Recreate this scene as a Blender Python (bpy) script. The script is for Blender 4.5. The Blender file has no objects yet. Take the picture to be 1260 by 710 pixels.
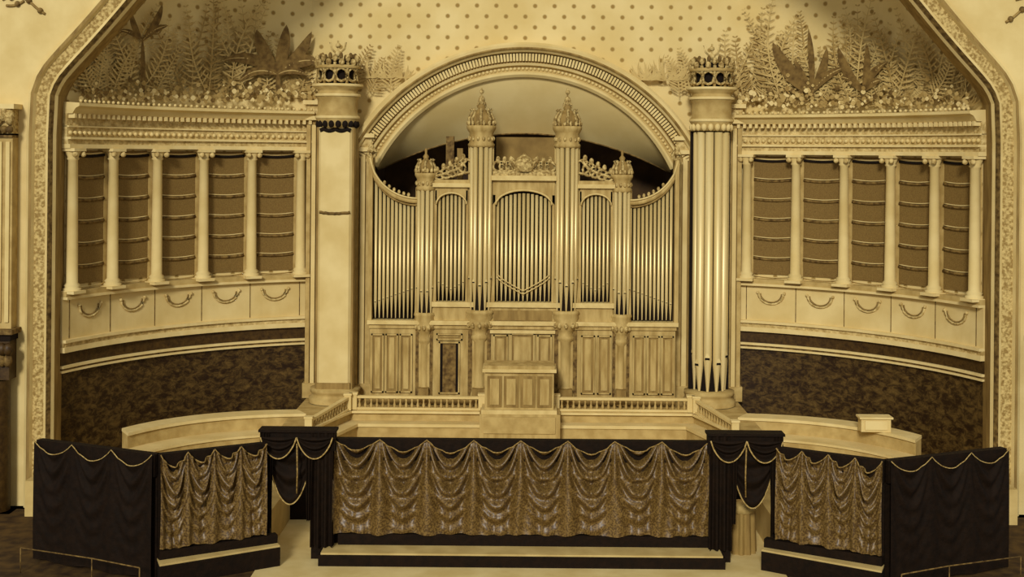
import bpy, math, random
from math import sin, cos, pi, sqrt, atan2, radians
random.seed(7)
F=1600.0; H=9.6; FL=0.3
def PX(dx,Y): return dx*Y/F
def PZ(y,Y): return H-(y-190)*Y/F
# ---------------------------------------------------------------- materials
RAMP=[(0,(14,6,0)),(.12,(40,23,5)),(.25,(82,59,22)),(.5,(150,121,63)),(.75,(211,185,118)),(1,(250,234,178))]
def lin(c):
    c/=255.0
    return c/12.92 if c<=.04045 else ((c+.055)/1.055)**2.4
def sepia(t):
    t=max(0,min(1,t))
    for (a,ca),(b,cb) in zip(RAMP,RAMP[1:]):
        if t<=b:
            k=(t-a)/(b-a); return tuple(lin(ca[i]+(cb[i]-ca[i])*k) for i in range(3))+(1,)
def mat(name,t,var=.05,scale=3,bump=0.0,bscale=8,rough=.75,metal=0,lo=.35,hi=.65,detail=5,stretch=None,spec=.25,dist=0,nrough=.5):
    m=bpy.data.materials.new(name); m.use_nodes=True
    nt=m.node_tree; b=nt.nodes['Principled BSDF']
    b.inputs['Roughness'].default_value=rough; b.inputs['Metallic'].default_value=metal
    b.inputs['Specular IOR Level'].default_value=spec
    tc=nt.nodes.new('ShaderNodeTexCoord'); mp=nt.nodes.new('ShaderNodeMapping')
    nt.links.new(tc.outputs['Object'],mp.inputs['Vector'])
    if stretch: mp.inputs['Scale'].default_value=stretch
    n=nt.nodes.new('ShaderNodeTexNoise'); n.inputs['Scale'].default_value=scale; n.inputs['Detail'].default_value=detail
    n.inputs['Distortion'].default_value=dist; n.inputs['Roughness'].default_value=nrough
    nt.links.new(mp.outputs['Vector'],n.inputs['Vector'])
    r=nt.nodes.new('ShaderNodeValToRGB')
    r.color_ramp.elements[0].position=lo; r.color_ramp.elements[1].position=hi
    r.color_ramp.elements[0].color=sepia(t-var); r.color_ramp.elements[1].color=sepia(t+var)
    nt.links.new(n.outputs['Fac'],r.inputs['Fac']); nt.links.new(r.outputs['Color'],b.inputs['Base Color'])
    if bump:
        n2=nt.nodes.new('ShaderNodeTexNoise'); n2.inputs['Scale'].default_value=bscale; n2.inputs['Detail'].default_value=3
        nt.links.new(mp.outputs['Vector'],n2.inputs['Vector'])
        bp=nt.nodes.new('ShaderNodeBump'); bp.inputs['Strength'].default_value=.8; bp.inputs['Distance'].default_value=bump
        nt.links.new(n2.outputs['Fac'],bp.inputs['Height']); nt.links.new(bp.outputs['Normal'],b.inputs['Normal'])
    return m
M={}
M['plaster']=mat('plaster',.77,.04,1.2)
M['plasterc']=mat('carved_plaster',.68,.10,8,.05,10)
M['plasterd']=mat('plaster_dark',.62,.05,3)  # second plaster, a darker tone
M['relief']=mat('relief_band',.60,.11,13,.06,12,lo=.4,hi=.6)
M['wood']=mat('organ_oak',.61,.07,5,.01,14,stretch=(1,1,.25))
M['woodc']=mat('carved_oak',.59,.16,12,.05,14)
M['woodd']=mat('oak_panel',.47,.06,6,stretch=(1,1,.2))
M['oline']=mat('oak_edge',.74,.04,4)
M['dark']=mat('gap_shade_and_dark_parts',.04,.02,3,rough=.9)  # near-black: stands in for shade in gaps and openings, colours dark parts too
M['niche']=mat('niche_back_shaded',.17,.04,2)  # dark wall colour stands in for the shadow behind the vault
M['box']=mat('swell_box',.45,.05,2)
M['vault']=mat('niche_vault',.78,.04,.8)
M['pipe']=mat('pipe_metal',.76,.05,3,rough=.35,metal=.3,spec=.6,stretch=(1,1,.1))
M['bigpipe']=mat('big_pipe_metal',.80,.04,3,rough=.4,metal=.2,spec=.6,stretch=(1,1,.1))
M['marble']=mat('dark_marble',.24,.13,3.6,lo=.44,hi=.70,detail=15,rough=.5,dist=.5,nrough=.78,stretch=(1,1,1.7))
M['marble2']=mat('dark_marble_band',.19,.06,7,lo=.35,hi=.65,rough=.5,detail=12,nrough=.75)
M['lattice']=mat('woven_screen',.385,.05,34,lo=.3,hi=.7)
M['line']=mat('pale_line',.80,.03,3)
M['mold']=mat('dark_moulding',.34,.1,8,.02,12)
M['canvas']=mat('canvas',.78,.05,.9)
M['floor']=mat('floor_boards',.20,.06,3)
M['palef']=mat('pale_floor',.78,.05,1.5)
M['stage']=mat('stage_boards',.68,.04,2)
M['cloth']=mat('brocade',.315,.08,26,.0,20,rough=.45,lo=.44,hi=.56,spec=.6,detail=2)
M['clothd']=mat('dark_velvet',.045,.02,7,.02,10,rough=.8,spec=.15)
M['fringe']=mat('fringe',.45,.1,20)
M['fringel']=mat('fringe_light',.56,.1,20)
M['leafd']=mat('painted_leaf_dark',.35,.07,6)
M['leafm']=mat('painted_leaf_mid',.56,.06,3)
M['leafl']=mat('painted_leaf_light',.66,.04,3)
M['flower']=mat('painted_flower',.82,.03,3)
def dots_mat():
    m=bpy.data.materials.new('stencilled_wall'); m.use_nodes=True; nt=m.node_tree; b=nt.nodes['Principled BSDF']
    b.inputs['Roughness'].default_value=.85; b.inputs['Specular IOR Level'].default_value=.1
    uv=nt.nodes.new('ShaderNodeUVMap'); uv.uv_map='UVMap'
    def vm(op,a,bv):
        n=nt.nodes.new('ShaderNodeVectorMath'); n.operation=op
        nt.links.new(a,n.inputs[0])
        if bv is not None: n.inputs[1].default_value=bv
        return n
    outs=[]
    for off in ((0,0,0),(.5,.5,0)):
        a=vm('MULTIPLY',uv.outputs['UV'],(1/.60,1/.66,0)); a=vm('ADD',a.outputs[0],off)
        a=vm('FRACTION',a.outputs[0],None); a=vm('SUBTRACT',a.outputs[0],(.5,.5,0))
        a=vm('MULTIPLY',a.outputs[0],(.60,.66,0)); a=vm('LENGTH',a.outputs[0],None)
        outs.append(a.outputs['Value'])
    mn=nt.nodes.new('ShaderNodeMath'); mn.operation='MINIMUM'
    nt.links.new(outs[0],mn.inputs[0]); nt.links.new(outs[1],mn.inputs[1])
    mr=nt.nodes.new('ShaderNodeMapRange'); mr.inputs['From Min'].default_value=.045; mr.inputs['From Max'].default_value=.085
    nt.links.new(mn.outputs[0],mr.inputs['Value'])
    n=nt.nodes.new('ShaderNodeTexNoise'); n.inputs['Scale'].default_value=.6; n.inputs['Detail'].default_value=6
    nt.links.new(uv.outputs['UV'],n.inputs['Vector'])
    r=nt.nodes.new('ShaderNodeValToRGB'); r.color_ramp.elements[0].color=sepia(.76); r.color_ramp.elements[1].color=sepia(.84)
    r.color_ramp.elements[0].position=.35; r.color_ramp.elements[1].position=.65
    nt.links.new(n.outputs['Fac'],r.inputs['Fac'])
    mx=nt.nodes.new('ShaderNodeMix'); mx.data_type='RGBA'
    nt.links.new(mr.outputs[0],mx.inputs[0]); mx.inputs[6].default_value=sepia(.52); nt.links.new(r.outputs['Color'],mx.inputs[7])
    nt.links.new(mx.outputs[2],b.inputs['Base Color'])
    return m
M['dots']=dots_mat()
# ---------------------------------------------------------------- mesh builder
class MB:
    def __init__(s): s.v=[]; s.f=[]; s.m=[]; s.sm=[]
    def add(s,vs,fs,m,smooth=False):
        o=len(s.v); s.v+=[tuple(p) for p in vs]
        for f in fs: s.f.append(tuple(i+o for i in f)); s.m.append(m); s.sm.append(smooth)
        return o
    def hexa(s,p,m):
        s.add(p,[(0,3,2,1),(4,5,6,7),(0,1,5,4),(1,2,6,5),(2,3,7,6),(3,0,4,7)],m)
    def box(s,x0,x1,y0,y1,z0,z1,m):
        if x0>x1:x0,x1=x1,x0
        if z0>z1:z0,z1=z1,z0
        if y0>y1:y0,y1=y1,y0
        s.hexa([(x0,y0,z0),(x1,y0,z0),(x1,y1,z0),(x0,y1,z0),(x0,y0,z1),(x1,y0,z1),(x1,y1,z1),(x0,y1,z1)],m)
    def lathe(s,cx,cy,prof,m,n=16,a0=0,a1=2*pi,smooth=True,sy=1):
        full=abs(a1-a0-2*pi)<1e-6; k=n if full else n+1
        vs=[]
        for r,z in prof:
            for i in range(k):
                a=a0+(a1-a0)*i/n; vs.append((cx+r*cos(a),cy+r*sin(a)*sy,z))
        fs=[]
        for j in range(len(prof)-1):
            for i in range(n):
                i2=(i+1)%k
                fs.append((j*k+i,j*k+i2,(j+1)*k+i2,(j+1)*k+i))
        s.add(vs,fs,m,smooth)
    def tube(s,pts,r,m,n=6):
        vs=[];L=len(pts)
        for j,p in enumerate(pts):
            a=pts[max(0,j-1)]; b=pts[min(L-1,j+1)]
            d=[b[i]-a[i] for i in range(3)]; l=sqrt(sum(q*q for q in d)) or 1; d=[q/l for q in d]
            up=(0,0,1) if abs(d[2])<.9 else (0,1,0)
            x=(d[1]*up[2]-d[2]*up[1],d[2]*up[0]-d[0]*up[2],d[0]*up[1]-d[1]*up[0])
            l=sqrt(sum(q*q for q in x)); x=[q/l for q in x]
            y=(d[1]*x[2]-d[2]*x[1],d[2]*x[0]-d[0]*x[2],d[0]*x[1]-d[1]*x[0])
            for i in range(n):
                a_=2*pi*i/n; vs.append(tuple(p[q]+r*(cos(a_)*x[q]+sin(a_)*y[q]) for q in range(3)))
        fs=[(j*n+i,j*n+(i+1)%n,(j+1)*n+(i+1)%n,(j+1)*n+i) for j in range(L-1) for i in range(n)]
        fs+= [tuple(range(n-1,-1,-1)),tuple((L-1)*n+i for i in range(n))]
        s.add(vs,fs,m,True)
    def ring(s,c,R,r,m,n=12,plane='xz',a0=0,a1=2*pi):
        pts=[]
        for i in range(n+1):
            a=a0+(a1-a0)*i/n
            pts.append((c[0]+R*cos(a),c[1],c[2]+R*sin(a)) if plane=='xz' else (c[0]+R*cos(a),c[1]+R*sin(a),c[2]))
        s.tube(pts,r,m,5)
    def ball(s,c,r,m,sz=1):
        s.lathe(c[0],c[1],[(r*sin(pi*j/6)+1e-4,c[2]-r*sz*cos(pi*j/6)) for j in range(7)],m,8)
    def grid(s,fn,nu,nv,m,smooth=True):
        vs=[fn(i/nu,j/nv) for j in range(nv+1) for i in range(nu+1)]
        fs=[(j*(nu+1)+i,j*(nu+1)+i+1,(j+1)*(nu+1)+i+1,(j+1)*(nu+1)+i) for j in range(nv) for i in range(nu)]
        return s.add(vs,fs,m,smooth)
    def strip(s,xs,lo,hi,y0,y1,m):
        for a,b in zip(xs,xs[1:]):
            s.hexa([(a,y0,lo(a)),(b,y0,lo(b)),(b,y1,lo(b)),(a,y1,lo(a)),(a,y0,hi(a)),(b,y0,hi(b)),(b,y1,hi(b)),(a,y1,hi(a))],m)
    def poly(s,pts,z0,z1,m,mtop=None):
        n=len(pts)
        s.add([(x,y,z1) for x,y in pts],[tuple(range(n))],mtop or m)
        s.add([(x,y,z0) for x,y in pts]+[(x,y,z1) for x,y in pts],[(i,(i+1)%n,n+(i+1)%n,n+i) for i in range(n)],m)
    def build(s,name,parent=None):
        me=bpy.data.meshes.new(name); me.from_pydata(s.v,[],s.f)
        names=sorted(set(s.m)); 
        for k in names: me.materials.append(M[k])
        for p,mm,sm in zip(me.polygons,s.m,s.sm): p.material_index=names.index(mm); p.use_smooth=sm
        me.update(); ob=bpy.data.objects.new(name,me); bpy.context.collection.objects.link(ob)
        return ob
def lin_(a,b,n): return [a+(b-a)*i/n for i in range(n+1)]
# ---------------------------------------------------------------- alcove curve
A1=radians(71.5);A2=radians(19.5);RA=9.275;LA=RA*(A1-A2);P0=(12.3,34.4)
def arc(s,off=0):
    a=A1-s/RA
    x=P0[0]-RA*(sin(A1)-sin(a)); y=P0[1]+RA*(cos(a)-cos(A1))
    return (x-sin(a)*off, y-cos(a)*off)
def arc_s(dx):
    lo,hi=0,LA
    for _ in range(30):
        m=(lo+hi)/2; x,y=arc(m)
        if F*x/y>dx: lo=m
        else: hi=m
    return lo
YB=40.2
def W(dx,y,off=.02):
    sg=1 if dx>=0 else -1; d=abs(dx)
    if d<263: return (dx*(YB-off)/F,YB-off,H-(y-190)*YB/F)
    s=arc_s(d); X,Y=arc(s); x,yy=arc(s,off)
    return (sg*x,yy,H-(y-190)*Y/F)
ZT=20.5
zc=lambda h:H+h
def band(b,sg,prof,m,s0=0,s1=LA,n=28,smooth=False):
    k=len(prof); vs=[]
    for i in range(n+1):
        s=s0+(s1-s0)*i/n
        for o,z in prof:
            x,y=arc(s,o); vs.append((sg*x,y,z))
    fs=[(i*k+j,i*k+(j+1)%k,(i+1)*k+(j+1)%k,(i+1)*k+j) for i in range(n) for j in range(k)]
    fs+=[tuple(range(k)),tuple(n*k+j for j in range(k))]
    b.add(vs,fs,m,smooth)
def rect(o1,z0,z1,o0=0): return [(o0,z0),(o1,z0),(o1,z1),(o0,z1)]
def abox(b,sg,s,hw,o0,o1,z0,z1,m):
    p=[arc(s-hw,o0),arc(s+hw,o0),arc(s+hw,o1),arc(s-hw,o1)]
    b.hexa([(sg*x,y,z0) for x,y in p]+[(sg*x,y,z1) for x,y in p],m)
for sg,side in ((-1,'left'),(1,'right')):
    n=40; vs=[];fs=[];uvs=[]
    for i in range(n+1):
        s=LA*i/n
        for z in (1.2,ZT):
            x,y=arc(s); vs.append((sg*x,y,z)); uvs.append((sg*(6.6+LA-s),z))
    fs=[(2*i,2*i+2,2*i+3,2*i+1) for i in range(n)]
    me=bpy.data.meshes.new('wall_'+side); me.from_pydata(vs,[],fs); me.materials.append(M['dots'])
    ul=me.uv_layers.new(name='UVMap')
    for l in me.loops: ul.data[l.index].uv=uvs[l.vertex_index]
    ob=bpy.data.objects.new('wall_'+side,me); bpy.context.collection.objects.link(ob)
    b=MB()
    band(b,sg,rect(.05,1.2,zc(-5.88)),'marble')
    band(b,sg,rect(.16,zc(-5.90),zc(-5.84)),'line'); band(b,sg,rect(.12,zc(-5.84),zc(-5.78)),'mold'); band(b,sg,rect(.18,zc(-5.78),zc(-5.71)),'line')
    band(b,sg,rect(.10,zc(-5.71),zc(-5.36)),'marble2')
    b.build('marble_wainscot')
    b=MB()
    band(b,sg,rect(.22,zc(-5.36),zc(-5.22)),'line'); band(b,sg,rect(.18,zc(-5.22),zc(-5.10)),'plasterc')
    band(b,sg,rect(.26,zc(-5.10),zc(-5.02)),'line')
    band(b,sg,rect(.14,zc(-5.02),zc(-3.95)),'plaster')
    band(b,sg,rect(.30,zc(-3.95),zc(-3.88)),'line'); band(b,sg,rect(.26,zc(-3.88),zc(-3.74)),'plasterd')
    N=6; S=[.28+(LA-.62)*i/(N-1) for i in range(N)]
    for i,s in enumerate(S):
        x,y=arc(s,.22)
        b.lathe(sg*x,y,[(.24,zc(-3.74)),(.24,zc(-3.66)),(.19,zc(-3.64)),(.22,zc(-3.58)),(.155,zc(-3.52)),(.15,zc(-2.6)),(.13,zc(-.26)),(.17,zc(-.22)),(.14,zc(-.18)),(.22,zc(-.02)),(.22,zc(.0))],'plaster',14)
        abox(b,sg,s,.25,.02,.46,zc(-.02),zc(.06),'line'); abox(b,sg,s,.26,.02,.48,zc(-3.80),zc(-3.72),'line')
        for q in (-.17,.17):
            xx,yy=arc(s+q,.42); b.ball((sg*xx,yy,zc(-.1)),.08,'plasterc')
        abox(b,sg,s,.012,.1,.15,zc(-5.0),zc(-3.95),'mold')
    for i in range(N-1):
        c=(S[i]+S[i+1])/2; w=(S[i+1]-S[i])
        for rr,tt in ((.40,.035),(.33,.02)):
            pts=[]
            for k in range(11):
                a=pi*k/10; x,y=arc(c-rr*cos(a),.16); pts.append((sg*x,y,zc(-4.18)-rr*.8*sin(a)))
            b.tube(pts,tt,'plasterc' if rr>.35 else 'woodd',5)
        for q in (-.42,.42):
            x,y=arc(c+q,.17); b.ball((sg*x,y,zc(-4.16)),.05,'plasterc')
    band(b,sg,rect(.34,zc(.06),zc(.17)),'line'); band(b,sg,rect(.28,zc(.17),zc(.30)),'plasterc'); band(b,sg,rect(.36,zc(.30),zc(.36)),'line')
    band(b,sg,rect(.24,zc(.36),zc(.98)),'plasterc')
    band(b,sg,rect(.30,zc(.62),zc(.66)),'line')
    band(b,sg,[(0,zc(.98)),(.4,zc(.98)),(.5,zc(1.12)),(.62,zc(1.18)),(.62,zc(1.26)),(0,zc(1.3))],'plaster')
    nd=44
    for i in range(nd):
        s=.1+(LA-.2)*i/(nd-1); abox(b,sg,s,.045,.2,.44,zc(.86),zc(.98),'line')
        x,y=arc(s,.27); b.ball((sg*x,y,zc(.47)),.06,'plaster')
        x,y=arc(s,.6); b.ball((sg*x,y,zc(1.31)),.045,'plaster')
    b.build('alcove_colonnade')
    b=MB()
    for i in range(N-1):
        s0=S[i]+.19; s1=S[i+1]-.19
        band(b,sg,rect(.06,zc(-3.74),zc(.06)),'plasterd',S[i],s0,2); band(b,sg,rect(.06,zc(-3.74),zc(.06)),'plasterd',s1,S[i+1],2)
        band(b,sg,rect(.05,zc(-3.6),zc(.0)),'lattice',s0,s1,8)
        for j in range(7):
            z=zc(-.05-.60*j)
            pts=[]
            for k in range(9):
                t=k/8; x,y=arc(s0+(s1-s0)*t,.06); pts.append((sg*x,y,z-.04*sin(pi*t)))
            b.tube(pts,.015 if j else .03,'plaster',5)
            if j<6:
                pts=[(p[0],p[1],p[2]-.06) for p in pts]; b.tube(pts,.045,'dark' if j==0 else 'mold',5)
    b.build('woven_window_blind')
# ---------------------------------------------------------------- back wall with arch hole
CZ=zc(-2.625)
vs=[];fs=[]
xs=lin_(-4.7,4.7,48)
for x in xs: vs+=[(x,YB,CZ+sqrt(5.5**2-x*x)),(x,YB,ZT)]
fs=[(2*i,2*i+2,2*i+3,2*i+1) for i in range(48)]
for a,c in ((-6.62,-4.7),(4.7,6.62)):
    o=len(vs); vs+=[(a,YB,1.2),(c,YB,1.2),(c,YB,ZT),(a,YB,ZT)]; fs.append((o,o+1,o+2,o+3))
me=bpy.data.meshes.new('wall_back'); me.from_pydata(vs,[],fs); me.materials.append(M['dots']); ul=me.uv_layers.new(name='UVMap')
for l in me.loops:
    v=vs[l.vertex_index]; ul.data[l.index].uv=(v[0],v[2])
bpy.context.collection.objects.link(bpy.data.objects.new('wall_back',me))
b=MB()
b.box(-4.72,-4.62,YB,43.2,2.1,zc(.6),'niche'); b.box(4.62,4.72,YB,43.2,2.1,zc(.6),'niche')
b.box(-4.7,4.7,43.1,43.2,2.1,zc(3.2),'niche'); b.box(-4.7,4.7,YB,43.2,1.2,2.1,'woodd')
def vault(u,v):
    a=radians(153-126*u); x0=5.15*cos(a); z0=CZ+5.15*sin(a)
    x1=-4.66+9.32*u; z1=zc(.66)-.056*x1*x1
    x=x0+(x1-x0)*v; z=z0+(z1-z0)*v; y=40.02+1.15*v**1.3
    return (x,y,z)
b.grid(vault,48,12,'vault')
b.tube([vault(i/40,1) for i in range(41)],.03,'mold',5)
b.build('organ_niche')
# arch moulding
b=MB()
def sweep(prof,m):
    n=72; vs=[];k=len(prof)
    for i in range(n+1):
        a=radians(26+128*i/n)
        for r,y in prof: vs.append((r*cos(a),y,CZ+r*sin(a)))
    b.add(vs,[(i*k+j,i*k+j+1,(i+1)*k+j+1,(i+1)*k+j) for i in range(n) for j in range(k-1)],m)
sweep([(5.0,40.6),(5.0,39.95),(5.08,39.88),(5.14,39.88),(5.18,39.95)],'plaster')
sweep([(5.18,39.95),(5.34,39.98)],'plasterd'); sweep([(5.34,39.98),(5.36,39.85),(5.42,39.82),(5.46,39.95)],'line')
sweep([(5.46,39.95),(5.74,39.95)],'woodd')
sweep([(5.74,39.95),(5.76,39.7),(5.84,39.62),(5.98,39.6),(6.05,39.68),(6.05,40.2)],'plaster')
sweep([(5.82,39.62),(5.86,39.585),(5.9,39.61)],'woodd')
for i in range(130):
    a=radians(26.5+127*i/129); c,s_=cos(a),sin(a); w=.032
    p=[]
    for y in (39.8,39.96):
        for r,q in ((5.49,-w),(5.72,-w),(5.72,w),(5.49,w)): p.append((r*c-q*s_,y,CZ+r*s_+q*c))
    b.hexa(p,'plaster')
for i in range(96):
    a=radians(26.5+127*i/95); b.ball((5.26*cos(a),39.95,CZ+5.26*sin(a)),.05,'plaster')
b.build('organ_arch')
for sg in (-1,1):
    b=MB()
    for d0,d1,y0,ycap,yb in ((187,209,188,166,496),(249,268,150,126,500)):
        Y=39.85; x0=sg*PX(d0,Y); x1=sg*PX(d1,Y)
        b.box(x0,x1,Y,40.25,2.1,PZ(y0,Y),'woodd')
        w=abs(x1-x0); lo=min(x0,x1)
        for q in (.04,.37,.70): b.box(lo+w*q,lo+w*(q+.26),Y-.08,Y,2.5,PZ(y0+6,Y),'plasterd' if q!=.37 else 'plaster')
        b.box(x0-sg*.05,x1+sg*.05,Y-.14,40.25,PZ(y0,Y),PZ(y0-5,Y),'line')
        b.box(x0,x1,Y-.08,40.25,PZ(y0-5,Y),PZ(ycap+5,Y),'plasterc')
        b.box(x0-sg*.08,x1+sg*.08,Y-.2,40.25,PZ(ycap+5,Y),PZ(ycap,Y),'line')
        b.box(x0-sg*.05,x1+sg*.05,Y-.12,40.25,2.1,2.55,'plasterd')
    b.build('arch_pilaster')
# ---------------------------------------------------------------- pipe helper
def pipe(b,x,y,zf,zm,zt,r,m='pipe',n=10,ang=-pi/2):
    b.lathe(x,y,[(r*.3,zf),(r,zm),(r,zt),(r*.86,zt),(r*.86,zt-.06)],m,n)
    ux,uy=cos(ang),sin(ang); tx,ty=-uy,ux; h=r*1.1; w=r*.62; d=r+.006
    for z0,z1,mm,dd in ((zm+.01,zm+h*.55,'dark',d),(zm+h*.55,zm+h*1.5,'line',d*.97)):
        k=.9 if mm=='dark' else .35
        p=[(x+ux*dd-tx*w,y+uy*dd-ty*w,z0),(x+ux*dd+tx*w,y+uy*dd+ty*w,z0),(x+ux*dd+tx*w*k,y+uy*dd+ty*w*k,z1),(x+ux*dd-tx*w*k,y+uy*dd-ty*w*k,z1)]
        b.add(p,[(0,1,2,3)],mm)
# ---------------------------------------------------------------- flanking pipe towers
for sg in (-1,1):
    b=MB(); Y=39.3; cx=sg*PX(230,Y); z=lambda y:PZ(y,Y)
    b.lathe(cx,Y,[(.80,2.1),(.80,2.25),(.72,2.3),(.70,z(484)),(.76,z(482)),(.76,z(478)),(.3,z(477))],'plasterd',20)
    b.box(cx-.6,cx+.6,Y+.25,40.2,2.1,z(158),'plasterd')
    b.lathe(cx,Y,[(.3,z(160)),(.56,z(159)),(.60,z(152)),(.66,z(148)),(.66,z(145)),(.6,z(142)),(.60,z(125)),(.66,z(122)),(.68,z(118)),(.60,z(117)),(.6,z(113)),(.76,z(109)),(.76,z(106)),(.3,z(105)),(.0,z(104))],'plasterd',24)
    b.lathe(cx,Y,[(.67,z(148)),(.68,z(146.5)),(.67,z(145))],'line',24); b.lathe(cx,Y,[(.69,z(121)),(.70,z(119.5)),(.69,z(118))],'line',24); b.lathe(cx,Y,[(.77,z(109)),(.78,z(107.5)),(.77,z(106))],'line',24)
    for i in range(18):
        a=2*pi*i/18
        b.ball((cx+.58*cos(a),Y+.58*sin(a),z(155)),.09,'plaster' if sg>0 else 'dark',1.3)
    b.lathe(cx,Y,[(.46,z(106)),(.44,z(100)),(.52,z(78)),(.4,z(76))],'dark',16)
    for i in range(10):
        a=2*pi*i/10; c,s_=cos(a),sin(a)
        pts=[]
        for k in range(9):
            t=2*pi*k/8; aa=a+.30*cos(t); rr=.60; pts.append((cx+rr*cos(aa),Y+rr*sin(aa),z(95)+.20*sin(t)))
        b.tube(pts,.045,'woodc',5)
        a2=a+pi/10
        b.tube([(cx+.56*cos(a2),Y+.56*sin(a2),z(106)),(cx+.58*cos(a2),Y+.58*sin(a2),z(92)),(cx+.64*cos(a2),Y+.64*sin(a2),z(80))],.05,'woodc',5)
        b.ball((cx+.63*c,Y+.63*s_,z(80)),.09,'woodc',1.3)
        b.ball((cx+.62*cos(a2),Y+.62*sin(a2),z(75)),.075,'woodc',1.6)
        b.ball((cx+.52*c,Y+.52*s_,z(72)),.06,'mold',1.8)
    b.lathe(cx,Y,[(.66,z(87)),(.69,z(85)),(.66,z(83))],'plasterd',20)
    b.tube([(cx,Y,z(80)),(cx,Y,z(52))],.03,'plasterc',5); b.ball((cx,Y,z(58)),.08,'plasterc'); b.ball((cx,Y,z(68)),.10,'plasterc')
    for e in (-1,1): b.tube([(cx,Y,z(70)),(cx+e*.2,Y,z(62)),(cx+e*.24,Y,z(54))],.03,'plasterc',5)
    if sg<0:
        w=.53; P=[(cx-w,Y+.3),(cx-w,Y-.34),(cx-w+.1,Y-.44),(cx+w-.1,Y-.44),(cx+w,Y-.34),(cx+w,Y+.3)]
        b.poly(P,z(478),z(159),'canvas')
        b.box(cx-w-.03,cx-w+.03,Y-.38,Y-.3,z(478),z(159),'woodd'); b.box(cx+w-.03,cx+w+.03,Y-.38,Y-.3,z(478),z(159),'woodd')
        pts=[(cx+x,Y-.45,z(262+2.2*cos(x*3)+random.uniform(-.5,.5))) for x in lin_(-.46,.46,14)]
        b.tube(pts,.045,'mold',5)  # shadow-like strip across the canvas, put in as a ragged dark tube
        pts=[(cx+x,Y-.42,z(161+2.2*abs(sin(x*9)))) for x in lin_(-.46,.46,28)]
        b.tube(pts,.07,'dark',6)
        b.box(cx-.5,cx+.5,Y-.47,Y-.4,z(478),z(470),'woodd')
    else:
        b.lathe(cx,Y,[(.38,z(478)),(.38,z(159))],'dark',16,pi,2*pi)
        b.box(cx-.6,cx+.6,Y+.1,Y+.25,z(478),z(159),'dark')
        for i,(a,ym) in enumerate(zip([-172,-138,-104,-70,-38,-8],[434,446,438,444,436,440])):
            a=radians(a); pipe(b,cx+.46*cos(a),Y+.46*sin(a),z(477),z(ym),z(161),.122 if 0<i<5 else .09,'bigpipe',16,a)
    b.build('organ_pipe_tower')
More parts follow.
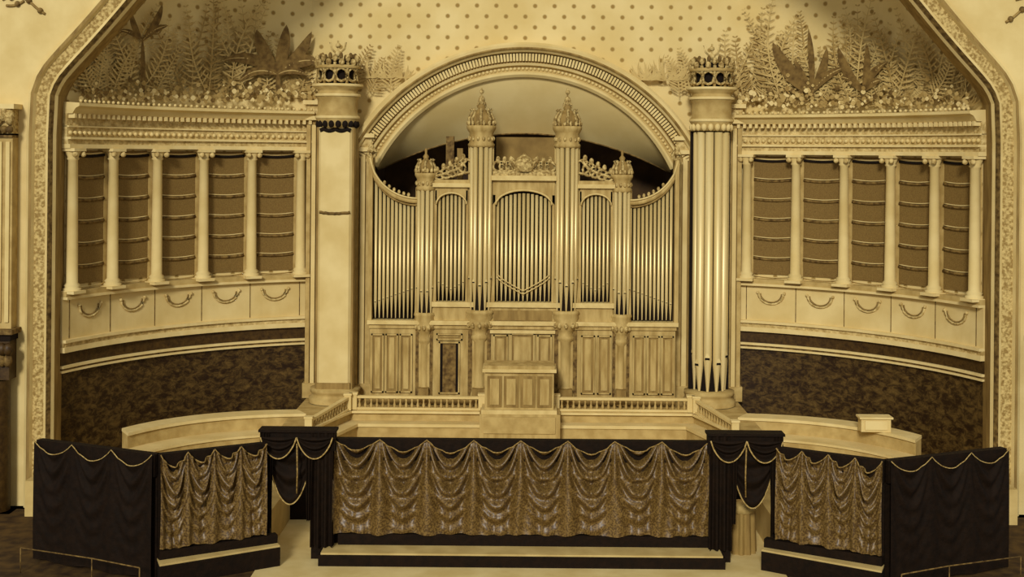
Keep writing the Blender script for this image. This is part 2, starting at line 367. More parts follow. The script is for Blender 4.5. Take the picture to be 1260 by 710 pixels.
# ---------------------------------------------------------------- pipe organ
b=MB(); YC=39.0
ox=lambda d:PX(d,YC); oz=lambda y:PZ(y,YC)
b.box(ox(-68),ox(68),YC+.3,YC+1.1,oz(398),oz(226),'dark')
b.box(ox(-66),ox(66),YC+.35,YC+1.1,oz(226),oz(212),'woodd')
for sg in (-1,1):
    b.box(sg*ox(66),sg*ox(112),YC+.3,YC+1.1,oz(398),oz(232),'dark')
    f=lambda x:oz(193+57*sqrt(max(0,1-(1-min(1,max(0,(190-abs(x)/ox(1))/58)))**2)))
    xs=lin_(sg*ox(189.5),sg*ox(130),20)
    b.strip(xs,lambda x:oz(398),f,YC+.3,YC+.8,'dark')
    pts=[(x,YC+.02,f(x)+.03) for x in xs]
    b.tube(pts,.075,'wood',8); b.tube([(p[0],p[1]-.06,p[2]+.09) for p in pts],.03,'oline',6)
    b.tube([(p[0],p[1],p[2]-.12) for p in pts],.03,'woodd',6)
    for p in pts[6:18:2]: b.ball((p[0],p[1],p[2]+.17),.05,'woodc',1.4)
    b.box(sg*ox(186),sg*ox(191),YC-.05,YC+.6,oz(398),oz(196),'wood'); b.ring((sg*ox(187),YC-.02,oz(190)),.12,.05,'woodc')
    b.ball((sg*ox(188),YC,oz(184)),.09,'woodc',1.6)
    n=10
    for i in range(n):
        d=182-(182-137)*i/(n-1); x=sg*ox(d); zt=f(x)-.1
        pipe(b,x,YC+.1,oz(393),oz(374-16*i/(n-1)),zt,.047)
    n=7
    for i in range(n):
        d=74+(104-74)*i/(n-1); k=abs(i-3)/3; pipe(b,sg*ox(d),YC+.1,oz(371),oz(358-9*k),oz(240),.044)
    xs=lin_(sg*ox(69),sg*ox(109),14); cx=sg*ox(89)
    b.strip(xs,lambda x:oz(252)+(oz(238)-oz(252))*sqrt(max(0,1-((x-cx)/ox(19.5))**2)) if abs(x-cx)<ox(19.5) else oz(252),lambda x:oz(230),YC-.02,YC+.2,'wood')
    pts=[(cx+ox(18.5)*cos(a),YC-.04,oz(252)+(oz(238)-oz(252))*sin(a)) for a in lin_(0,pi,14)]
    b.tube(pts,.03,'oline',5)
    b.box(sg*ox(68),sg*ox(71),YC-.02,YC+.2,oz(372),oz(235),'wood'); b.box(sg*ox(107),sg*ox(110),YC-.02,YC+.2,oz(372),oz(235),'wood')
    b.box(sg*ox(64),sg*ox(112),YC-.12,YC+.5,oz(231),oz(226),'oline'); b.box(sg*ox(66),sg*ox(110),YC-.06,YC+.5,oz(226),oz(222),'wood')
    for i in range(5):
        d=72+i*8; yy=217-6*(4-i)/4*2
        b.ring((sg*ox(d),YC,oz(yy)),.13+.02*(4-i),.042,'woodc'); b.ball((sg*ox(d+3),YC,oz(yy-7-(4-i))),.07,'woodc',1.5)
    b.tube([(sg*ox(70),YC,oz(196)),(sg*ox(80),YC,oz(208)),(sg*ox(95),YC,oz(214)),(sg*ox(110),YC,oz(218))],.05,'woodc')
    for cd,R,ytop,ymouth,ybot,pr,npipe in ((53,.36,178,352,382,.070,7),(121,.27,232,362,386,.060,6)):
        cx=sg*ox(cd); cy=YC+.08
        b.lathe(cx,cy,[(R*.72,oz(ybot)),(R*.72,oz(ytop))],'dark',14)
        for i in range(npipe):
            a=radians(-180+180*(i+.0)/(npipe-1))
            pipe(b,cx+R*.86*cos(a),cy+R*.86*sin(a),oz(ybot),oz(ymouth-4*abs(i-(npipe-1)/2)),oz(ytop+1),pr,'pipe',10,a)
        for sgn in (-1,1): b.box(cx+sgn*R*.95-.04,cx+sgn*R*.95+.04,cy-.05,cy+.3,oz(ybot),oz(ytop),'wood')
        t=oz(ytop)
        hc=(178-155)*YC/F if cd==53 else (232-214)*YC/F
        b.lathe(cx,cy,[(R*.7,t-.1),(R*1.08,t-.08),(R*1.12,t),(R*1.0,t+.05),(R*1.0,t+hc*.6),(R*1.1,t+hc*.7),(R*1.22,t+hc*.85),(R*1.22,t+hc),(R*.3,t+hc+.02)],'wood',18)
        for i in range(14):
            a=2*pi*i/14; b.ball((cx+R*1.02*cos(a),cy+R*1.02*sin(a),t+hc*.3),.045,'woodc',1.6)
            b.ball((cx+R*1.12*cos(a),cy+R*1.12*sin(a),t+hc+.07),.05,'woodc',1.5)
        zt=t+hc
        dome=.5 if cd==53 else .42
        b.lathe(cx,cy,[(R*.85,zt),(R*.95,zt+dome*.35),(R*.9,zt+dome*.6),(R*.6,zt+dome*.85),(R*.25,zt+dome),(R*.35,zt+dome+.08),(R*.12,zt+dome+.16),(R*.16,zt+dome+.25),(.03,zt+dome+.32)],'woodd',14)
        for i in range(8):
            a=2*pi*i/8
            b.tube([(cx+R*.98*cos(a),cy+R*.98*sin(a),zt),(cx+R*1.05*cos(a),cy+R*1.05*sin(a),zt+dome*.4),(cx+R*.75*cos(a),cy+R*.75*sin(a),zt+dome*.85),(cx+R*.9*cos(a),cy+R*.9*sin(a),zt+dome)],.045,'woodc',5)
        if cd==53:
            b.tube([(cx,cy,zt+dome),(cx,cy,oz(108))],.025,'woodc',5); b.ball((cx,cy,oz(124)),.1,'woodc',1.5); b.ball((cx,cy,oz(113)),.07,'woodc')
            b.ring((cx,cy,oz(130)),.12,.035,'woodc')
        q=oz(ybot)
        b.lathe(cx,cy,[(.05,q+.02),(R*1.15,q),(R*1.22,q-.07),(R*1.1,q-.12),(R*1.15,q-.2),(R*1.0,q-.3),(R*1.12,q-.36),(R*1.05,q-.45),(R*.7,q-.6),(R*.6,q-.72),(R*.75,q-.78),(R*.75,q-.85),(R*.5,q-.95),(R*.46,2.65),(R*.6,2.55),(R*.8,2.4),(R*.85,2.1)],'wood',16)
        for i in range(12):
            a=2*pi*i/12; b.ball((cx+R*1.05*cos(a),cy+R*1.05*sin(a),q-.42),.06,'woodc',1.5)
        b.box(cx-R*.9,cx+R*.9,YC+.02,YC+.5,2.1,q-.3,'mold')
        b.box(cx-R*.95,cx-R*.62,YC-.03,YC+.1,2.1,q-.3,'mold'); b.box(cx+R*.62,cx+R*.95,YC-.03,YC+.1,2.1,q-.3,'mold')
        b.box(cx-R*.55,cx+R*.55,YC-.28,YC+.1,2.12,2.6,'woodd')
n=13
for i in range(n):
    d=-32+64*i/(n-1); k=abs(d)/32
    pipe(b,ox(d),YC+.1,oz(371),oz(360-16*k),oz(238+8*k*k),.048)
xs=lin_(ox(-38),ox(38),20)
b.strip(xs,lambda x:oz(252)+(oz(234)-oz(252))*sqrt(max(0,1-(x/ox(35.5))**2)) if abs(x)<ox(35.5) else oz(252),lambda x:oz(222),YC-.02,YC+.2,'wood')
b.tube([(ox(34.5)*cos(a),YC-.04,oz(252)+(oz(234)-oz(252))*sin(a)) for a in lin_(0,pi,18)],.035,'oline',5)
for q in (-38,35): b.box(ox(q),ox(q+3),YC-.02,YC+.2,oz(372),oz(240),'wood')
b.box(ox(-40),ox(40),YC-.16,YC+.5,oz(222),oz(216),'oline'); b.box(ox(-38),ox(38),YC-.1,YC+.5,oz(216),oz(211),'woodc')
for o in (0,-.1): b.tube([(ox(d),YC-.0,oz(338+20*(1-abs(d)/32)**.8)+o) for d in lin_(-32,32,12)],.016,'oline',5)
for d in lin_(-32,32,8):
    if abs(d)>15: b.ring((ox(d),YC,oz(205)),.15,.045,'woodc'); b.ball((ox(d),YC,oz(197)),.07,'woodc',1.6)
b.lathe(0,YC+.05,[(ox(11),oz(211)),(ox(13),oz(206)),(ox(12),oz(200)),(ox(8),oz(194)),(ox(3),oz(191)),(.02,oz(188))],'woodc',18)
for e in (-1,1): b.tube([(e*ox(13),YC,oz(209)),(e*ox(19),YC,oz(200)),(e*ox(16),YC,oz(193)),(e*ox(12),YC,oz(197))],.045,'woodc')
b.box(ox(-36),ox(40),YC+1.7,YC+2.1,oz(230),oz(168),'box')
b.box(ox(-98),ox(-88),YC+.7,YC+1.0,oz(225),oz(168),'mold'); b.box(ox(-84),ox(-77),YC+.7,YC+1.0,oz(225),oz(183),'woodd')
b.box(ox(-112),ox(112),YC-.1,YC+.6,oz(378),oz(372),'oline'); b.box(ox(-110),ox(110),YC-.02,YC+.6,oz(398),oz(378),'wood')
b.box(ox(-36),ox(36),YC-.06,YC,oz(394),oz(382),'woodd')
b.box(ox(-191),ox(191),YC-.14,YC+.9,oz(400),oz(395),'oline'); b.box(ox(-189),ox(189),YC-.06,YC+.9,oz(405),oz(400),'wood')
b.box(ox(-188),ox(188),YC,YC+.9,2.1,oz(405),'wood')
b.box(ox(-188),ox(188),YC-.08,YC,2.1,2.3,'woodd')
def panel(d0,d1,y0,y1,m='woodd'):
    x0,x1,z1,z0=ox(d0),ox(d1),oz(y0),oz(y1); Y=YC-.07; w=.045
    b.box(x0,x1,YC-.02,YC,z0,z1,m)
    for a in ((x0,x1,z0,z0+w),(x0,x1,z1-w,z1),(x0,x0+w,z0,z1),(x1-w,x1,z0,z1)): b.box(a[0],a[1],Y,YC,a[2],a[3],'wood')
    if m!='dark': b.box(x0+.11,x1-.11,YC-.045,YC,z0+.11,z1-.11,'wood')
for sg in (-1,1):
    for k in range(3):
        a=186-k*17.5; panel(*sorted((sg*a,sg*(a-15.5))),412,484)
    for k in range(2):
        if sg<0: continue
        a=109-k*20; panel(*sorted((sg*a,sg*(a-17))),412,484)
panel(-106,-74,411,419); panel(-103,-77,421,485,'dark')
b.box(ox(-98),ox(-82),YC-.03,YC,oz(484),oz(424),'mold')
panel(-36,-18,412,450); panel(-15,15,410,450); panel(18,36,412,450)
b.box(ox(-40),ox(40),YC-.1,YC,oz(410),oz(406),'oline')
b.build('pipe_organ')
# ---------------------------------------------------------------- console
b=MB(); Y=37.3; cz=lambda y:PZ(y,Y); cxx=lambda d:PX(d,Y)
b.box(cxx(-46),cxx(39),Y,Y+.9,cz(505),cz(458),'wood')
b.box(cxx(-49),cxx(42),Y-.1,Y+1,cz(458),cz(454),'oline'); b.box(cxx(-47),cxx(40),Y-.05,Y+.95,cz(454),cz(450),'wood')
b.box(cxx(-50),cxx(43),Y-.12,Y+1,cz(509),cz(504),'oline'); b.box(cxx(-52),cxx(47),Y-.15,Y+1.05,1.2,cz(509),'wood')
b.box(cxx(-47),cxx(41),Y-.2,Y-.14,cz(532),cz(512),'plasterd')
for k in range(4):
    x0=cxx(-43+k*20.5); x1=cxx(-43+k*20.5+18)
    b.box(x0,x1,Y-.03,Y,cz(501),cz(463),'woodd'); b.box(x0+.08,x1-.08,Y-.06,Y,cz(498),cz(466),'wood')
b.build('organ_console')
# ---------------------------------------------------------------- platforms
b=MB()
def plat(off,z0,z1,m):
    L=[(-6.6,40.15),(-6.6,35.4-off),(-5.9+off*.6,35.5-off),(-5.05+off*.6,38.2-off),(-5.05+off*.6,40.15)]
    b.poly(L,z0,z1,m); b.poly([(-x,y) for x,y in L],z0,z1,m)
    b.box(-5.05+off*.6,5.05-off*.6,38.2-off,40.15,z0,z1,m)
plat(0,1.75,2.08,'plasterd'); plat(.12,1.98,2.04,'line'); plat(.45,1.2,1.74,'plasterd'); plat(.5,1.66,1.75,'plaster')
b.build('organ_platform')
b=MB()
def railseg(p,q,z,h=.40):
    L=sqrt((q[0]-p[0])**2+(q[1]-p[1])**2); n=max(2,int(L/.17)); z0,z1=z
    for (a,c,w) in ((h-.07,h,.07),(0,.06,.07)):
        dx,dy=(q[0]-p[0])/L,(q[1]-p[1])/L; nx,ny=-dy*w,dx*w
        P=[(p[0]+nx,p[1]+ny,z0),(p[0]-nx,p[1]-ny,z0),(q[0]-nx,q[1]-ny,z1),(q[0]+nx,q[1]+ny,z1)]
        b.hexa([(x,y,zz+a) for x,y,zz in P]+[(x,y,zz+c) for x,y,zz in P],'plaster')
    for i in range(n+1):
        t=i/n; x=p[0]+(q[0]-p[0])*t; y=p[1]+(q[1]-p[1])*t; zz=z0+(z1-z0)*t
        b.lathe(x,y,[(.03,zz+.05),(.045,zz+.13),(.02,zz+.22),(.04,zz+.3),(.03,zz+h-.06)],'plasterd',7)
    for x,y,zz in ((p[0],p[1],z0),(q[0],q[1],z1)):
        b.box(x-.1,x+.1,y-.1,y+.1,zz,zz+h+.05,'plaster'); b.box(x-.12,x+.12,y-.12,y+.12,zz+h+.04,zz+h+.09,'line')
zr=2.07
railseg((-4.95,38.25),(-1.18,38.25),(zr,zr)); railseg((1.0,38.25),(4.95,38.25),(zr,zr))
railseg((-5.1,38.1),(-5.85,35.7),(zr,zr-.2)); railseg((5.1,38.1),(5.85,35.7),(zr,zr-.2))
b.build('stage_balustrade')
for sg in (-1,1):
    b=MB()
    def bz(t,off=0):
        p0,p1,p2=(6.15,36.9),(9.2,36.6),(10.35,34.15)
        x=(1-t)**2*p0[0]+2*t*(1-t)*p1[0]+t*t*p2[0]; y=(1-t)**2*p0[1]+2*t*(1-t)*p1[1]+t*t*p2[1]
        return x+off*.5,y+off*.85
    n=20
    for (o0,o1,z0,z1,m) in ((0,.6,1.2,2.12,'plasterd'),(-.06,.65,2.12,2.2,'line'),(-.75,0,1.2,1.72,'plasterd'),(-.8,0,1.72,1.78,'plaster')):
        for i in range(n):
            p=[bz(i/n,o0),bz((i+1)/n,o0),bz((i+1)/n,o1),bz(i/n,o1)]
            b.hexa([(sg*x,y,z0) for x,y in p]+[(sg*x,y,z1) for x,y in p],m)
    b.build('orchestra_riser')
b=MB(); b.box(9.15,9.95,35.05,35.4,2.2,2.55,'plaster'); b.box(9.1,10.0,35.0,35.45,2.55,2.6,'line'); b.box(9.25,9.85,35.02,35.05,2.26,2.5,'canvas'); b.build('music_box')
# ---------------------------------------------------------------- floors
b=MB(); b.box(-17,17,10,46,FL-.2,FL,'floor'); b.build('floor')
b=MB(); b.box(-5.9,5.9,20,33,FL,FL+.012,'palef'); b.build('pale_floor_cloth')
b=MB()
b.box(-12.6,12.6,33,40.3,FL,1.2,'stage'); b.box(-4.4,4.4,30.06,33,FL,1.2,'stage')
for sg in (-1,1):
    P=[(5.85,29.5),(7.88,28.32),(10.95,29.7),(12.1,33.0),(5.85,33.0)]
    b.poly([(sg*x,y) for x,y in P],FL,1.2,'stage')
    b.box(sg*4.42,sg*5.84,32.9,32.98,FL,1.2,'dark')
b.build('stage_floor')
b=MB()
b.box(-4.55,4.6,29.2,30.0,FL,.56,'clothd'); b.box(-4.5,4.55,29.24,30.0,.56,.6,'stage'); b.box(-4.2,4.3,29.86,30.04,.6,.85,'clothd')
for sg in (-1,1):
    A=(5.4,29.2);B=(7.7,27.75)
    P=[A,B,(7.9,28.25),(5.6,29.6)]
    b.poly([(sg*x,y) for x,y in P],FL,.72,'clothd'); b.poly([(sg*(x+.02),y+.05) for x,y in P],.72,.76,'stage')
    P2=[(5.5,29.42),(7.8,28.1),(7.9,28.25),(5.6,29.6)]
    b.poly([(sg*x,y) for x,y in P2],.76,.95,'clothd')
b.build('stage_steps')
# ---------------------------------------------------------------- draperies
def cloth(b,p,q,ztop,zbot,nsw,dip,amp,m,back=True):
    L=sqrt((q[0]-p[0])**2+(q[1]-p[1])**2); dx,dy=(q[0]-p[0])/L,(q[1]-p[1])/L
    nx,ny=dy,-dx
    if ny>0: nx,ny=-nx,-ny
    w=L/nsw; ph=[random.uniform(-1,1) for _ in range(nsw+1)]
    def fn(u,v):
        g=u*nsw; k=min(nsw-1,int(g)); t=g-k-.5; c=1-4*t*t
        top=ztop-dip*c*(1+.2*ph[k]); z=top+(zbot+.02*sin(g*5)-top)*v
        dist=(.5-abs(t))*w; hh=v*(ztop-zbot)
        phi=atan2(dist,hh*.8+.10)
        rays=cos(phi*15)*min(1,.35+hh*.8)
        cc=cos(pi*t)
        arcs=sin(2*pi*(v*5.5-cc*1.7*(1-.35*v))+ph[k]*.8)*cc*max(0,1-v*.75)
        low=sin(g*2*pi*2.5+3*sin(g*1.7)+v*2)*max(0,v-.35)
        belly=cc*.7*sin(pi*min(1,v*1.15))
        d=amp*(.42*rays+.62*arcs+.5*low+.5*belly)*(1-.55*v**4)+.16
        return (p[0]+dx*L*u+nx*d,p[1]+dy*L*u+ny*d,z)
    b.grid(fn,nsw*36,64,m)
    fm='fringel' if m=='clothd' else 'fringe'
    pts=[fn(i/(nsw*12),0) for i in range(nsw*12+1)]
    b.tube([(a+nx*.02,c_+ny*.02,z) for a,c_,z in pts],.012 if m=='clothd' else .016,fm,5)
    if back:
        P=[(p[0],p[1]),(q[0],q[1]),(q[0]-nx*.08,q[1]-ny*.08),(p[0]-nx*.08,p[1]-ny*.08)]
        b.poly(P,FL,ztop-.02,'clothd')
        b.poly([(p[0]+nx*.1,p[1]+ny*.1),(q[0]+nx*.1,q[1]+ny*.1),(q[0]-nx*.1,q[1]-ny*.1),(p[0]-nx*.1,p[1]-ny*.1)],ztop-.5,ztop-.01,'clothd')
ZD=PZ(540,30)
b=MB(); cloth(b,(PX(-231,30),30.0),(PX(229,30),30.0),ZD,.86,8,.25,.25,'cloth'); b.build('festooned_drape')
for sg in (-1,1):
    b=MB()
    cloth(b,(sg*PX(317,29.45),29.45),(sg*PX(447,28.25),28.25),ZD,.98,4,.25,.2,'cloth'); b.build('festooned_drape')
    b=MB(); cloth(b,(sg*PX(448,28.25),28.25),(sg*PX(593,29.6),29.6),ZD,.34,3,.28,.06,'clothd'); b.build('velvet_drape')
    b=MB(); Y=29.75; X=lambda d:sg*PX(d,Y); Zz=lambda y:PZ(y,Y)
    def dcol(d0,d1,ytop,z0):
        def fn(u,v): return (X(d0+(d1-d0)*u),Y-.12-.06*cos(u*pi*6)*(.3+v),Zz(ytop)+(z0-Zz(ytop))*v)
        b.grid(fn,28,6,'clothd'); lo,hi=sorted((X(d0),X(d1))); b.box(lo,hi,Y-.02,Y+.2,FL,Zz(ytop),'clothd')
    dcol(231,258,531,.62); dcol(309,320,533,.75)
    lo,hi=sorted((X(229),X(321)))
    b.box(lo,hi,Y-.1,Y+.22,Zz(556),Zz(531),'clothd'); b.box(lo-.03,hi+.03,Y-.16,Y+.28,Zz(533),Zz(530),'clothd')
    def sw(d0,d1,y0,dp,yo):
        def fn(u,v):
            c=1-(2*u-1)**2; c2=c**.8
            return (X(d0+(d1-d0)*u),Y-yo-.07*sin(v*pi*5)*c,Zz(y0+c2*dp*v))
        b.grid(fn,24,20,'clothd')
        b.tube([(a,c-.03,z) for a,c,z in [fn(i/24,1) for i in range(25)]],.018,'fringel',5)
    sw(231,275,538,26,.2); sw(275,319,538,26,.22); sw(256,312,556,66,.05)
    def tail(d,y0,y1):
        def fn(u,v): return (X(d+(u-.5)*10*(1-.45*v)),Y-.2-.05*cos(u*pi*5),Zz(y0+(y1-y0)*v))
        b.grid(fn,16,6,'clothd')
    tail(260,560,640); tail(308,560,650)
    b.tube([(X(274),Y-.28,Zz(545)),(X(273),Y-.3,Zz(580)),(X(274),Y-.25,Zz(606))],.018,'fringe'); 
    b.build('curtained_doorway')
b=MB()
def dp(u,v):
    a=-pi+pi*2*u; r=.30+.03*cos(a*11); z=PZ(624,30.6)+(FL-PZ(624,30.6))*v; r*=1+.12*v
    return (PX(271,30.6)+r*cos(a),30.6+r*sin(a),z)
b.grid(dp,88,6,'woodd'); b.lathe(PX(271,30.6),30.6,[(.0,PZ(616,30.6)),(.36,PZ(617,30.6)),(.36,PZ(625,30.6)),(.28,PZ(627,30.6))],'wood',16)
b.build('draped_pedestal')
# ---------------------------------------------------------------- proscenium
half=[(575,722),(575,500),(575,300),(575,128),(567,108),(552,90),(530,66),(503,35),(474,0),(432,-50),(372,-115),(290,-190),(190,-260),(90,-300),(0,-315)]
def chaikin(p):
    o=[p[0]]
    for a,c in zip(p,p[1:]): o+=[(a[0]*.75+c[0]*.25,a[1]*.75+c[1]*.25),(a[0]*.25+c[0]*.75,a[1]*.25+c[1]*.75)]
    return o+[p[-1]]
half=chaikin(half)
path=[(-x,y) for x,y in half]+[(x,y) for x,y in reversed(half[:-1])]
YP=34.0
pw=[(PX(x,YP),max(FL,PZ(y,YP))) for x,y in path]
def offp(o):
    res=[];n=len(pw)
    for i in range(n):
        a=pw[max(0,i-1)];c=pw[min(n-1,i+1)]; dx,dz=c[0]-a[0],c[1]-a[1]; l=sqrt(dx*dx+dz*dz) or 1
        res.append((pw[i][0]-dz/l*o,pw[i][1]+dx/l*o))
    return res
b=MB()
def fsweep(o0,y0,o1,y1,m):
    A=offp(o0);B=offp(o1); vs=[(x,y0,z) for x,z in A]+[(x,y1,z) for x,z in B]; n=len(A)
    b.add(vs,[(i,i+1,n+i+1,n+i) for i in range(n-1)],m)
for seg in ((0,34.6,0,33.95,'woodd'),(0,33.95,.05,33.85,'plaster'),(.05,33.85,.10,33.95,'mold'),(.10,33.95,.18,33.84,'mold'),(.18,33.84,.26,33.9,'plaster'),(.26,33.9,.54,33.9,'relief'),(.54,33.9,.58,33.78,'plaster'),(.58,33.78,.66,33.78,'woodd'),(.66,33.78,.74,33.85,'plaster'),(.74,33.85,.74,34.0,'plaster')): fsweep(*seg)
b.build('trim_proscenium')
b=MB(); A=offp(.72); n=len(A); vs=[]
for i,(x,z) in enumerate(A):
    vs.append((x,33.98,z)); sgx=-1 if i<n//2 else 1
    if z<PZ(128,YP)+.2: vs.append((sgx*18,33.98,z))
    else:
        t=(z-PZ(128,YP))/(22-PZ(128,YP)); vs.append((max(-18,min(18,x*1.45)),33.98,z+12*t))
b.add(vs,[(2*i,2*i+2,2*i+3,2*i+1) for i in range(n-1)],'plaster')
# stencilled scroll ornament painted on the spandrels
def q3(x,y): return (PX(x,33.9),33.95,PZ(y,33.9))
for sg in (-1,1):
    for (x0,y0,x1,y1,x2,y2) in ((645,5,630,-5,612,6),(612,6,600,18,592,22),(640,12,628,14,618,6),(650,-4,632,-14,604,-6)):
        b.tube([q3(sg*(x0*(1-t)**2+2*t*(1-t)*x1+t*t*x2),y0*(1-t)**2+2*t*(1-t)*y1+t*t*y2) for t in [k/8 for k in range(9)]],.035,'woodd',4)
    for x,y in ((612,6),(598,18),(626,10),(634,2)): b.ball(q3(sg*x,y),.08,'mold')
b.build('wall_front')
for sg in (-1,1):
    b=MB(); Y=33.9; x0=sg*PX(624,Y); x1=sg*PX(662,Y); z=lambda y:PZ(y,Y)
    b.box(x0,x1,33.6,33.98,z(410),z(175),'plasterd')
    for k in range(4): b.box(x0+sg*(.06+.2*k),x0+sg*(.16+.2*k),33.55,33.6,z(400),z(180),'plaster')
    b.box(x0,x1,33.55,33.98,z(175),z(170),'mold')
    for k in range(6): b.ball((x0+sg*(.05+.14*k),33.5,z(150-4*(k%2))),.14,'relief',1.5); b.ball((x0+sg*(.05+.14*k),33.52,z(165)),.1,'mold')
    b.box(x0,x1,33.55,33.98,z(172),z(140),'relief'); b.box(x0-sg*.1,x1,33.4,33.98,z(140),z(134),'line')
    b.box(x0-sg*.12,x1,33.35,33.98,z(414),z(408),'mold'); b.box(x0-sg*.04,x1,33.45,33.98,z(422),z(414),'dark')
    for k in range(6): b.ball((x0+sg*(.0+.15*k),33.42,z(432)),.13,'marble2',1.3); b.ball((x0+sg*(.02+.15*k),33.46,z(446)),.12,'mold',1.4)
    b.box(x0,x1,33.5,33.98,z(470),z(422),'marble2')
    b.lathe((x0+x1)/2,33.6,[(.40,z(640)),(.38,z(470))],'marble2',16)
    b.box(x0-sg*.15,x1,33.2,33.98,FL,z(640),'dark'); b.box(x0+sg*-.42,x0+sg*-.15,33.7,33.98,FL,z(650),'dark')
    b.build('wall_pilaster')
for sg in (-1,1):
    b=MB(); P=[(11.0,28.6),(9.2,27.9),(8.0,27.3)]
    b.tube([(sg*x,y,.85) for x,y in P],.015,'mold')
    for x,y in P: b.tube([(sg*x,y,FL),(sg*x,y,.85)],.014,'mold')
    b.build('brass_rail')
# ---------------------------------------------------------------- painted mural foliage
def leaf(b,spine,wid,m,off):
    n=len(spine); vs=[]
    for i,(x,y) in enumerate(spine):
        a=spine[max(0,i-1)];c=spine[min(n-1,i+1)]; dx,dy=c[0]-a[0],c[1]-a[1]; l=sqrt(dx*dx+dy*dy) or 1
        t=i/(n-1); w=wid*(sin(pi*min(1,t*.97+.03))**.7)
        vs+=[W(x-dy/l*w,y+dx/l*w,off),W(x+dy/l*w,y-dx/l*w,off)]
    b.add(vs,[(2*i,2*i+1,2*i+3,2*i+2) for i in range(n-1)],m)
def qb(p0,p1,bend,n=8):
    mx,my=(p0[0]+p1[0])/2,(p0[1]+p1[1])/2; dx,dy=p1[0]-p0[0],p1[1]-p0[1]; mx-=dy*bend; my+=dx*bend
    return [((1-t)**2*p0[0]+2*t*(1-t)*mx+t*t*p1[0],(1-t)**2*p0[1]+2*t*(1-t)*my+t*t*p1[1]) for t in [i/n for i in range(n+1)]]
b=MB(); OF=[.02]
def no(): OF[0]+=.00008; return OF[0]
def fan(cx,cy,h,n,w,m,spread=1.2):
    for i in range(n):
        a=-spread+2*spread*i/(n-1)+random.uniform(-.1,.1); hh=h*random.uniform(.6,1)
        leaf(b,qb((cx,cy),(cx+hh*sin(a),cy-hh*cos(a)),.25*(1 if a<0 else -1)*-1),w,m,no())
def frond(cx,cy,tx,ty,bend,m,ln=14):
    sp=qb((cx,cy),(tx,ty),bend,14); leaf(b,sp,1,m,no())
    for i in range(2,15):
        x,y=sp[i]; a=sp[i-1]; dx,dy=x-a[0],y-a[1]; l=sqrt(dx*dx+dy*dy) or 1; dx/=l;dy/=l
        q=ln*(1-(i/16)**2)
        for s in (-1,1): leaf(b,qb((x,y),(x+dx*q*.6-s*dy*q,y+dy*q*.6+s*dx*q),0,3),1.1,m,no())
def C(x): return x-645
R=random.uniform
for x0,x1 in ((90,388),(903,1200)):
    for i in range(80):
        x=R(x0,x1); fan(C(x),128-R(0,34),R(20,55),7,1.0,random.choice(['leafl','leafl','leafm']),1.1)
    for i in range(34):
        x=R(x0,x1); edge=min(1,abs(x-645)/500)
        frond(C(x),124,C(x)+R(-40,40),R(5,80) if edge>.5 else R(60,90),R(-.3,.3),random.choice(['leafl','leafl','leafm']),R(9,17))
for x,tx,ty in ((150,185,12),(150,120,30),(160,200,30),(270,290,5),(265,310,12),(290,325,8),(130,165,50),(300,250,25),(250,225,20),(450,470,75),(430,455,60),(960,940,10),(960,985,15),(970,930,40),(1110,1080,15),(1110,1140,20),(1160,1130,30),(1150,1180,60),(1050,1030,20),(835,820,70),(850,835,60),(1090,1060,5),(480,490,60),(250,255,-10),(280,330,-5),(965,955,-10),(1060,1080,-10)):
    frond(C(x),120,C(tx),ty,R(-.25,.25),random.choice(['leafl','leafm','leafl']),14)
for x in (455,475,495,800,820,835,790): fan(C(x),98,R(20,34),9,1.2,'leafl',1.1)
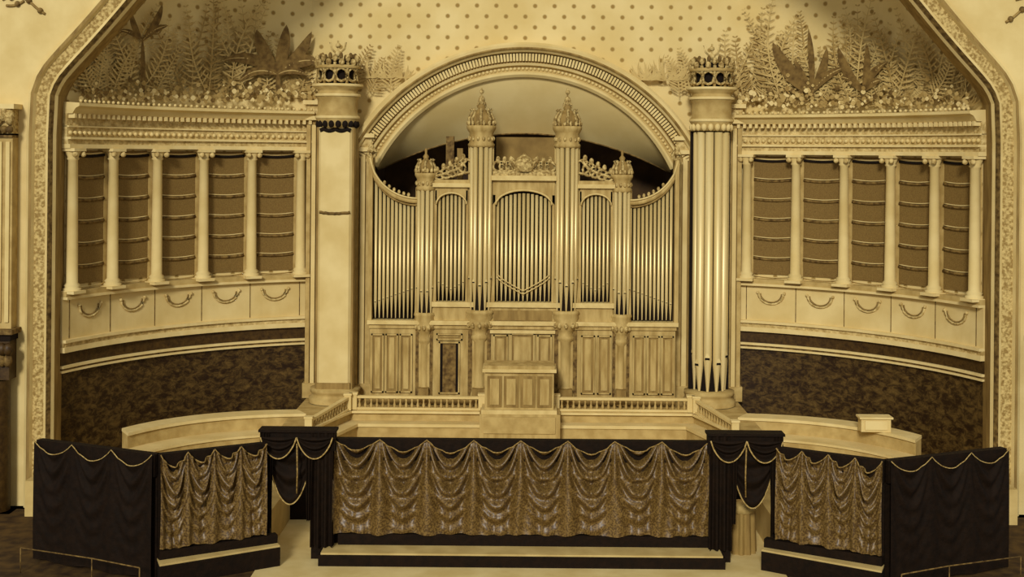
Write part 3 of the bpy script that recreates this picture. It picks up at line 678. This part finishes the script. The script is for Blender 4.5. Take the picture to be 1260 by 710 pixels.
def big(cx,cy,tips,w):
    for tx,ty,bd,ww in tips: leaf(b,qb((C(cx),cy),(C(tx),ty),bd,12),ww*w,'leafd',no()); leaf(b,qb((C(cx),cy),(C(tx),ty),bd,12),.6,'leafl',no())
    leaf(b,qb((C(cx),cy-4),(C(cx)+2,128),0,4),3.2,'leafd',no())
big(337,95,[(268,78,.28,7),(310,40,-.12,8.5),(348,34,.05,8),(380,42,.15,7),(394,80,-.3,8),(288,104,.35,5),(375,96,-.3,4.5)],1)
big(1003,112,[(953,50,-.15,9),(998,32,.05,4),(1022,56,.12,5.5),(968,96,.25,5),(1046,80,-.2,5),(980,70,0,4)],1)
big(1068,110,[(1036,55,-.15,6),(1072,50,.1,4.5),(1100,72,-.2,4.5),(1092,95,-.25,5),(1040,92,.25,4)],1)
big(165,55,[(150,18,-.15,5),(190,10,.15,6),(198,36,-.2,5),(135,42,.2,4)],.8)
for x0,x1 in ((85,388),(903,1205)):
    for i in range(300):
        x=C(R(x0,x1)); y=129-abs(random.gauss(0,12)); r=R(1.2,3.4)
        m=random.choice(['flower','leafm','leafm','leafl','leafd'])
        leaf(b,[(x-r,y),(x-r*.5,y),(x,y),(x+r*.5,y),(x+r,y)],r,m,no())
b.build('painted_palm_mural')
# ---------------------------------------------------------------- lights, camera
w=bpy.data.worlds.new('hall_light'); bpy.context.scene.world=w; w.use_nodes=True
bg=w.node_tree.nodes['Background']; bg.inputs[0].default_value=(1,.985,.95,1); bg.inputs[1].default_value=.45
sd=bpy.data.lights.new('window_sun','SUN'); sd.energy=2.25; sd.angle=radians(10); sd.color=(1,.98,.93)
so=bpy.data.objects.new('window_sun',sd); bpy.context.collection.objects.link(so)
from mathutils import Vector, Matrix
d=Vector((.16,.88,-.42)); so.rotation_euler=d.to_track_quat('-Z','Y').to_euler()
cd=bpy.data.cameras.new('camera'); cam=bpy.data.objects.new('camera',cd); bpy.context.collection.objects.link(cam)
cd.sensor_width=36; cd.lens=F/1260*36; cd.shift_x=-15/1260; cd.shift_y=-165/1260; cd.clip_end=300
cam.matrix_world=Matrix.Translation((0,0,H))@Matrix.Rotation(pi/2,4,'X')@Matrix.Rotation(radians(.5),4,'Z')
sc=bpy.context.scene; sc.camera=cam
sc.view_settings.view_transform='Standard'; sc.view_settings.look='None'
